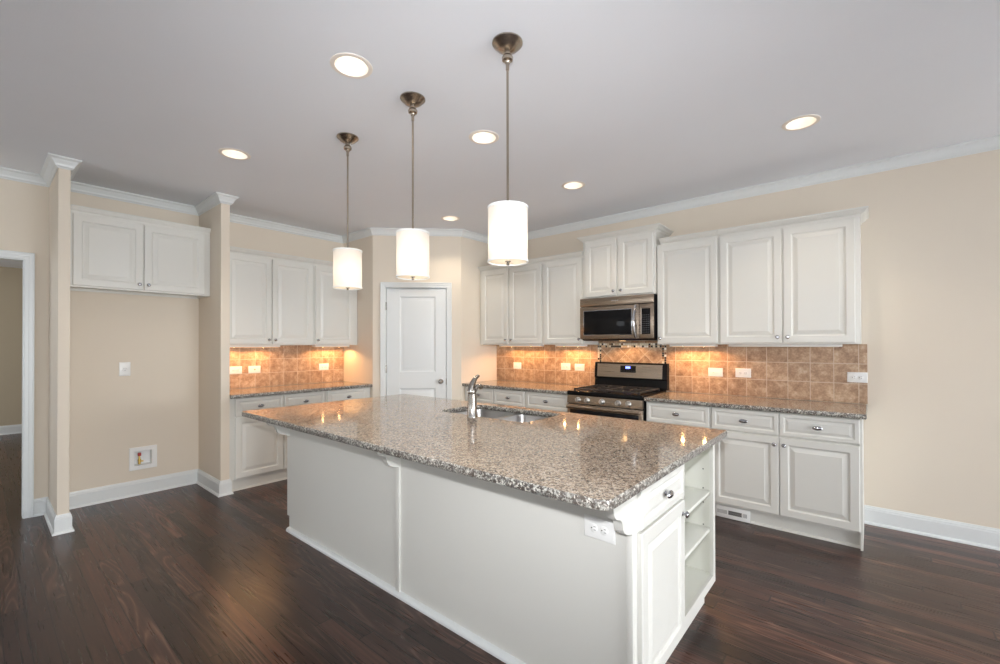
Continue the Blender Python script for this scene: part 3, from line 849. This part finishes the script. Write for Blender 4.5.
# oven door
od = MB().box(0.002, W-0.002, -0.672, -0.641, 0.27, 0.800, 0.006).build('oven_door', 'stainless', r)
MB().box(0.035, W-0.035, -0.6745, -0.6715, 0.33, 0.752, 0.001).build('oven_window', 'black_glass', od)
hb = MB().tube([(0.022, -0.715, 0.779), (0.2, -0.722, 0.779), (W/2, -0.724, 0.779), (W-0.2, -0.722, 0.779), (W-0.022, -0.715, 0.779)], [(0.012, 0.016)]*5, 14)
for x in (0.03, W-0.03): hb.box(x-0.012, x+0.012, -0.716, -0.671, 0.766, 0.792, 0.003)
hb.build('oven_handle', 'stainless', od)
MB().box(0.002, W-0.002, -0.668, -0.641, 0.075, 0.262, 0.006).build('drawer', 'stainless', r)
# backguard
bgd = MB().prism([(-0.022, 0.927), (-0.085, 0.927), (-0.078, 1.020), (-0.090, 1.028), (-0.075, 1.180), (-0.062, 1.188), (-0.022, 1.188)], -0.008, W+0.006, 'X').build('backguard', 'black_enamel', r, smooth=False)
def on_slope(x0, x1, z0, z1, t, name, mat, par):
    f_ = lambda z: -0.090 + (z-1.028)*(0.015/0.152)
    return MB().prism([(f_(z0)-t, z0), (f_(z0)+0.002, z0), (f_(z1)+0.002, z1), (f_(z1)-t, z1)], x0, x1, 'X').build(name, mat, par, smooth=False)
on_slope(0.024, W-0.040, 1.036, 1.172, 0.0015, 'stainless_panel', 'stainless', bgd)
on_slope(0.278, 0.458, 1.085, 1.160, 0.0035, 'display_surround', 'stainless', bgd)
on_slope(0.288, 0.455, 1.088, 1.157, 0.005, 'display', 'black_glass', bgd)
on_slope(0.345, 0.395, 1.128, 1.150, 0.0056, 'clock', 'clock_blue', bgd)
for i in range(6):
    x = 0.300+i*0.027
    on_slope(x, x+0.008, 1.100, 1.104, 0.0056, 'display_key', 'keypad_grey', bgd)
# grates and burners
def grate(x0, x1, y0, y1):
    g = MB(); z = 0.945; h = 0.008
    for x in (x0, x1): g.box(x-h, x+h, y0-h, y1+h, z-0.008, z+0.006, 0.003)
    for y in (y0, (y0+y1)/2, y1): g.box(x0-h, x1+h, y-h, y+h, z-0.008, z+0.006, 0.003)
    xm = (x0+x1)/2
    for yy in ((y0*3+y1)/4, (y0+3*y1)/4):
        g.box(x0, xm-0.035, yy-0.005, yy+0.005, z-0.006, z+0.007, 0.002); g.box(xm+0.035, x1, yy-0.005, yy+0.005, z-0.006, z+0.007, 0.002)
        g.box(xm-0.005, xm+0.005, yy-0.12, yy-0.035, z-0.006, z+0.007, 0.002); g.box(xm-0.005, xm+0.005, yy+0.035, yy+0.12, z-0.006, z+0.007, 0.002)
    for x in (x0, x1):
        for y in (y0, y1): g.box(x-0.008, x+0.008, y-0.008, y+0.008, 0.926, z, 0.002)
    return g
for x0, x1 in ((0.055, 0.372), (0.392, 0.709)):
    grate(x0, x1, -0.61, -0.14).build('grate', 'cast_iron', r)
for x in (0.2135, 0.5505):
    for y in (-0.4925, -0.2575):
        MB().lathe([(0.052, 0.9268), (0.050, 0.932), (0.036, 0.934), (0.034, 0.940), (0, 0.941)], (x, y, 0), 'Z', 24).build('burner', 'black_plastic', r)

# ------------------------------------------------------------------ microwave
mw = thing('microwave', 'stainless over-the-range microwave mounted under the raised cabinet', 'microwave', (2.884, 0, 1.416))
MW, MH = 0.766, 0.430
MB().prism([(-0.012, 0.0), (-0.330, 0.0), (-0.383, 0.022), (-0.383, MH-0.0005), (-0.012, MH-0.0005)], 0.002, MW-0.002, 'X').build('body', 'black_plastic', mw, smooth=False)
MB().box(0, MW, -0.408, -0.384, 0.346, MH-0.001, 0.005).build('vent_panel', 'stainless', mw)
dr = MB().box(0, 0.628, -0.408, -0.384, 0.016, 0.340, 0.005).build('door', 'stainless', mw)
MB().box(0.040, 0.560, -0.4095, -0.4075, 0.052, 0.304, 0.0006).build('door_window_frame', 'chrome', dr)
MB().box(0.048, 0.555, -0.411, -0.409, 0.060, 0.298, 0.0005).build('door_window', 'black_glass', dr)
cp = MB().box(0.631, MW, -0.408, -0.384, 0.016, 0.340, 0.005).build('control_panel', 'stainless', mw)
MB().box(0.647, 0.655, -0.4095, -0.4075, 0.058, 0.298).build('keypad_edge', 'chrome', cp, smooth=False)
kp = MB().box(0.655, 0.738, -0.4105, -0.4078, 0.058, 0.298, 0.001).build('keypad', 'black_glass', cp)
m = MB()
for i in range(4):
    for j in range(9): m.box(0.664+i*0.018, 0.674+i*0.018, -0.4111, -0.4104, 0.072+j*0.020, 0.079+j*0.020)
m.build('keys', 'keypad_grey', kp, smooth=False)
hp = []
for i in range(13):
    t = i/12
    hp.append((0.600-0.004*math.sin(math.pi*t), -0.412-0.048*math.sin(math.pi*t), 0.022+0.306*t))
MB().tube(hp, [(0.013, 0.018)]*13, 14).build('handle', 'chrome', dr)
MB().box(0.36, 0.41, -0.25, -0.215, -0.0035, -0.0021, 0.0005).build('lamp_lens', 'hood_lens', mw)
MB().box(0.02, MW-0.02, -0.33, -0.04, -0.002, 0.0).build('underside_filter', 'stainless', mw, smooth=False)

def logo(parent, txt, size, x, y, z, mat):
    cu = bpy.data.curves.new('logo', 'FONT'); cu.body = txt; cu.size = size; cu.align_x = 'CENTER'; cu.extrude = 0.0004
    cu.materials.append(MATS[mat])
    tmp = bpy.data.objects.new('logo_curve', cu); COL.objects.link(tmp)
    me = bpy.data.meshes.new_from_object(tmp.evaluated_get(bpy.context.evaluated_depsgraph_get()))
    bpy.data.objects.remove(tmp)
    o = bpy.data.objects.new('logo', me); COL.objects.link(o); o.parent = parent; o.location = (x, y, z); o.rotation_euler = (R(90), 0, 0)
    return o
logo(mw, 'Whirlpool', 0.018, 0.385, -0.4086, 0.385, 'knob_silver')
logo(bgd, 'Whirlpool', 0.016, 0.382, -0.0905, 1.053, 'grey_print')

# ------------------------------------------------------------------ wall plates
PG = 'white cover plates on the tile'
def plate(name, label, cat, loc, rotz, kind, w=0.124, h=0.080, vertical=False, group=None):
    p = thing(name, label, cat, loc, rotz, group)
    if vertical: w, h = h, w
    MB().rings(w, h, [(0, 0), (0, -0.003), (0.004, -0.0065), (0.006, -0.007)], -w/2, -h/2).build('cover_plate', 'white_plastic', p)
    if kind == 'duplex':
        for s_ in (-1, 1):
            cx, cz = (0.021*s_, 0) if not vertical else (0, 0.021*s_)
            m = MB().lathe([(0.0165, -0.0068), (0.0165, -0.0082), (0.0155, -0.0088), (0, -0.0088)], (cx, 0, cz), 'Y', 20); rc = m.build('receptacle', 'white_plastic', p)
            m = MB()
            for a in (-0.006, 0.006):
                if vertical: m.box(cx+a-0.001, cx+a+0.001, -0.0092, -0.0087, cz+0.000, cz+0.009)
                else: m.box(cx, cx+0.009, -0.0092, -0.0087, cz+a-0.001, cz+a+0.001)
            m.lathe([(0.0025, -0.0087), (0.0025, -0.0092), (0, -0.0092)], (cx-(0 if vertical else 0.008), 0, cz-(0.008 if vertical else 0)), 'Y', 10)
            m.build('slots', 'slot_dark', rc, smooth=False)
    elif kind == 'rocker':
        rk = MB().rings(0.066, 0.033, [(0, -0.0066), (0, -0.0085), (0.001, -0.009), (0.004, -0.0105)], -0.033, -0.0165).build('rocker', 'white_plastic', p)
        MB().box(-0.022, -0.006, -0.0112, -0.0104, -0.004, -0.002).build('indicator', 'grey_print', rk, smooth=False)
    elif kind == 'jack':
        MB().lathe([(0.007, -0.0068), (0.007, -0.011), (0.004, -0.012), (0, -0.012)], (0, 0, 0), 'Y', 14).build('jack', 'brass', p)
    elif kind == 'single':
        rc = MB().lathe([(0.022, -0.0068), (0.022, -0.010), (0.020, -0.011), (0, -0.011)], (0, 0, 0), 'Y', 24).build('receptacle', 'white_plastic', p)
        m = MB().box(-0.008, -0.006, -0.0114, -0.0109, 0, 0.010); m.box(0.006, 0.008, -0.0114, -0.0109, 0, 0.010); m.lathe([(0.003, -0.0109), (0.003, -0.0114), (0, -0.0114)], (0, 0, -0.010), 'Y', 10); m.build('slots', 'slot_dark', rc, smooth=False)
    return p
TY = -0.0089
plate('electrical_outlet', 'white outlet on the side wall tile, half hidden by the alcove stub wall', 'outlet', (-TY, -2.640, 1.112), R(90), 'duplex', group=PG)
plate('cable_jack_plate', 'white plate with one round jack on the side wall tile', 'wall plate', (-TY, -2.452, 1.111), R(90), 'jack', group=PG)
plate('electrical_outlet', 'white outlet on the side wall tile close to the pantry return', 'outlet', (-TY, -1.653, 1.109), R(90), 'duplex', group=PG)
plate('light_switch', 'white rocker switch on the stove wall tile close to the pantry corner', 'switch', (1.757, TY, 1.113), 0, 'rocker', group=PG)
plate('electrical_outlet', 'white outlet on the stove wall tile under the single door cabinet before the microwave', 'outlet', (2.467, TY, 1.122), 0, 'duplex', group=PG)
plate('light_switch', 'white rocker switch on the stove wall tile beside the black backguard of the range', 'switch', (2.650, TY, 1.119), 0, 'rocker', group=PG)
plate('light_switch', 'white rocker switch on the tile past the range, under the glowing cabinet light', 'switch', (4.076, TY, 1.119), 0, 'rocker', group=PG)
plate('electrical_outlet', 'white outlet on the tile past the range, under the unlit end cabinet', 'outlet', (4.305, TY, 1.121), 0, 'duplex', group=PG)
plate('electrical_outlet', 'white outlet straddling the open end of the tile backsplash', 'outlet', (5.095, TY, 1.118), 0, 'duplex', group=PG)
plate('electrical_outlet', 'white upright outlet alone on the beige fridge alcove wall', 'outlet', (0.0005, -3.546, 1.163), R(90), 'single', vertical=True)
plate('electrical_outlet', 'white outlet on the island panel beside the end corbel', 'outlet', (4.397, IY0-0.0005, 0.688), 0, 'duplex', 0.128, 0.082)

# ice-maker valve box
vb = thing('valve_box', 'white recessed water valve box low on the fridge alcove wall', 'valve box', (0.0, -3.514, 0.232), R(90))
bw, bh = 0.204, 0.207
m = MB().rings(bw, bh, [(0.039, 0.061), (0.037, -0.0005), (0, -0.0005), (0, -0.008), (0.003, -0.010), (0.036, -0.010), (0.0385, -0.007), (0.041, 0.060)]); m.build('box_frame', 'white_plastic', vb, angle=20)
vv = MB().lathe([(0, 0), (0.010, 0), (0.010, 0.030), (0.013, 0.032), (0.013, 0.044), (0.008, 0.046), (0.007, 0.075), (0, 0.076)], (0.078, 0.018, 0.045), 'Z', 16)
vv.tube([(0.078, 0.018, 0.070), (0.108, 0.018, 0.070)], 0.006, 10).build('valve', 'brass', vb)
MB().box(0.066, 0.090, 0.006, 0.030, 0.120, 0.150, 0.004).build('valve_handle', 'red_plastic', vb)

# ------------------------------------------------------------------ lights
def pendant(label, x, y):
    x += 0.0022; y += 0.0018
    p = thing('pendant_light', label, 'pendant light', (x, y, 1.752), 0, 'drum pendants over the island')
    HH = H-1.752
    MB().lathe([(0.070, HH-0.0005), (0.070, HH-0.006), (0.062, HH-0.014), (0.058, HH-0.016), (0.050, HH-0.026), (0.030, HH-0.038), (0.014, HH-0.044), (0.014, HH-0.056), (0.020, HH-0.060), (0.026, HH-0.070), (0.024, HH-0.082), (0.014, HH-0.088), (0.011, HH-0.096), (0.006, HH-0.100)], (0, 0, 0), 'Z', 32).build('canopy', 'bronze_nickel', p)
    MB().tube([(0, 0, HH-0.098), (0, 0, HH-0.125)], 0.008, 12).tube([(0, 0, HH-0.125), (0, 0, 0.20)], 0.0055, 12).build('rod', 'bronze_nickel', p)
    r0 = 0.0905
    sh = MB().lathe([(r0, 0.008), (r0, 0.247)], (0, 0, 0), 'Z', 56).build('lamp_shade', 'linen_shade', p)
    for z in (0.0, 0.243):
        MB().lathe([(r0-0.001, z), (r0+0.0025, z), (r0+0.0035, z+0.005), (r0+0.0025, z+0.010), (r0-0.001, z+0.010), (r0-0.001, z)], (0, 0, 0), 'Z', 56).build('shade_trim', 'shade_trim', sh)
    MB().lathe([(r0-0.0015, 0.006), (0.0, 0.006)], (0, 0, 0), 'Z', 48).build('diffuser', 'frosted_diffuser', p)
    MB().lathe([(0, -0.012), (0.006, -0.011), (0.008, -0.006), (0.006, 0.0), (0.014, 0.003), (0.014, 0.0055), (0, 0.0055)], (0, 0, 0), 'Z', 18).build('finial', 'satin_nickel', p)
    m = MB()
    for a in range(3):
        t = a*2*math.pi/3+0.4
        m.tube([(0.010*math.cos(t), 0.010*math.sin(t), 0.225), (r0*math.cos(t), r0*math.sin(t), 0.242)], 0.0018, 6)
    m.lathe([(0.018, 0.225), (0.018, 0.165), (0, 0.165)], (0, 0, 0), 'Z', 18); m.build('socket', 'satin_nickel', p)
    MB().lathe([(0, 0.075), (0.015, 0.080), (0.028, 0.100), (0.029, 0.115), (0.018, 0.145), (0.013, 0.165)], (0, 0, 0), 'Z', 20).build('bulb', 'bulb_glow', p)
    light('pendant_lamp', 'POINT', (0, 0, 0.10), 1.5, (1.0, 0.80, 0.58), parent=p, shadow_soft_size=0.03)
    return p
pendant('drum pendant hanging over the granite closest to the island shelf end', 3.909, -2.850)
pendant('drum pendant hanging over the middle of the island, before the pantry door', 3.216, -2.840)
pendant('drum pendant hanging over the island end toward the fridge alcove', 2.520, -2.827)

def downlight(label, x, y, e=19):
    d = thing('recessed_light', label, 'ceiling light', (x, y, H), 0, 'round recessed ceiling lights')
    MB().lathe([(CANR-0.004, 0.004), (CANR-0.004, -0.004), (CANR+0.002, -0.006), (0.100, -0.003), (0.101, -0.0003), (CANR+0.001, -0.0003)], (0, 0, 0), 'Z', 40).build('trim_ring', 'can_white', d)
    MB().lathe([(CANR-0.004, 0.003), (CANR-0.008, 0.03), (0.060, 0.085), (0.058, 0.105), (0, 0.106)], (0, 0, 0), 'Z', 40).build('reflector', 'can_white', d)
    MB().lathe([(0, 0.058), (0.026, 0.060), (0.041, 0.070), (0.046, 0.082), (0.046, 0.104)], (0, 0, 0), 'Z', 28).build('lamp_face', 'lens_glow', d)
    light('recessed_lamp', 'SPOT', (0, 0, -0.004), e, (1.0, 0.86, 0.68), parent=d, spot_size=R(125), spot_blend=0.6, shadow_soft_size=0.045)
    return d
DLAB = ['largest looking recessed ceiling light, in open ceiling beside the middle pendant canopy',
        'recessed ceiling light over the floor in front of the fridge alcove',
        'recessed ceiling light seen between the rods of the two larger pendants',
        'recessed ceiling light above the wide end cabinet of the stove wall',
        'recessed ceiling light out in front of the raised microwave cabinet',
        'recessed ceiling light just in front of the pantry door wall']
for (x, y), lb in zip(DOWN, DLAB):
    downlight(lb, x, y)

def bar(label, loc, rotz, L, on=True, e=4.4):
    b_ = thing('under_cabinet_light', label, 'light', loc, rotz, 'slim light bars under the cabinets')
    MB().box(-L/2, L/2, -0.045, 0.045, -0.020, -0.0003, 0.003).build('housing', 'white_plastic', b_)
    MB().box(-L/2+0.02, L/2-0.02, -0.032, 0.032, -0.0225, -0.0198, 0.001).build('lens', 'lens_lit' if on else 'frosted_diffuser', b_)
    if on:
        for s_ in (-1, 1):
            MB().lathe([(0.008, -0.0224), (0.007, -0.0230), (0, -0.0232)], (s_*L*0.24, 0, 0), 'Z', 14).build('bulb', 'xenon_glow', b_)
            light('xenon_lamp', 'SPOT', (s_*L*0.24, 0, -0.030), e, (1.0, 0.52, 0.20), parent=b_, spot_size=R(165), spot_blend=0.3, shadow_soft_size=0.012)
    return b_
ZB = ZU0
bar('white light bar glowing under the two door cabinet beside the alcove stub wall', (0.16, -2.56, ZB), R(90), 0.60)
bar('white light bar glowing under the corner cabinet by the pantry return', (0.16, -1.64, ZB), R(90), 0.44)
bar('white light bar glowing under the two door cabinet next to the pantry corner', (1.93, -0.16, ZB), 0, 0.62)
bar('white light bar glowing under the single door cabinet on the pantry side of the microwave', (2.63, -0.16, ZB), 0, 0.36)
bar('white light bar glowing under the single door cabinet past the microwave', (3.925, -0.16, ZB), 0, 0.40)
bar('white light bar switched off under the wide end cabinet', (4.62, -0.16, ZB), 0, 0.78, on=False)
light('cooktop_lamp', 'SPOT', (0.385, -0.18, -0.008), 5.5, (1.0, 0.55, 0.22), parent=mw, spot_size=R(160), spot_blend=0.4, shadow_soft_size=0.02)
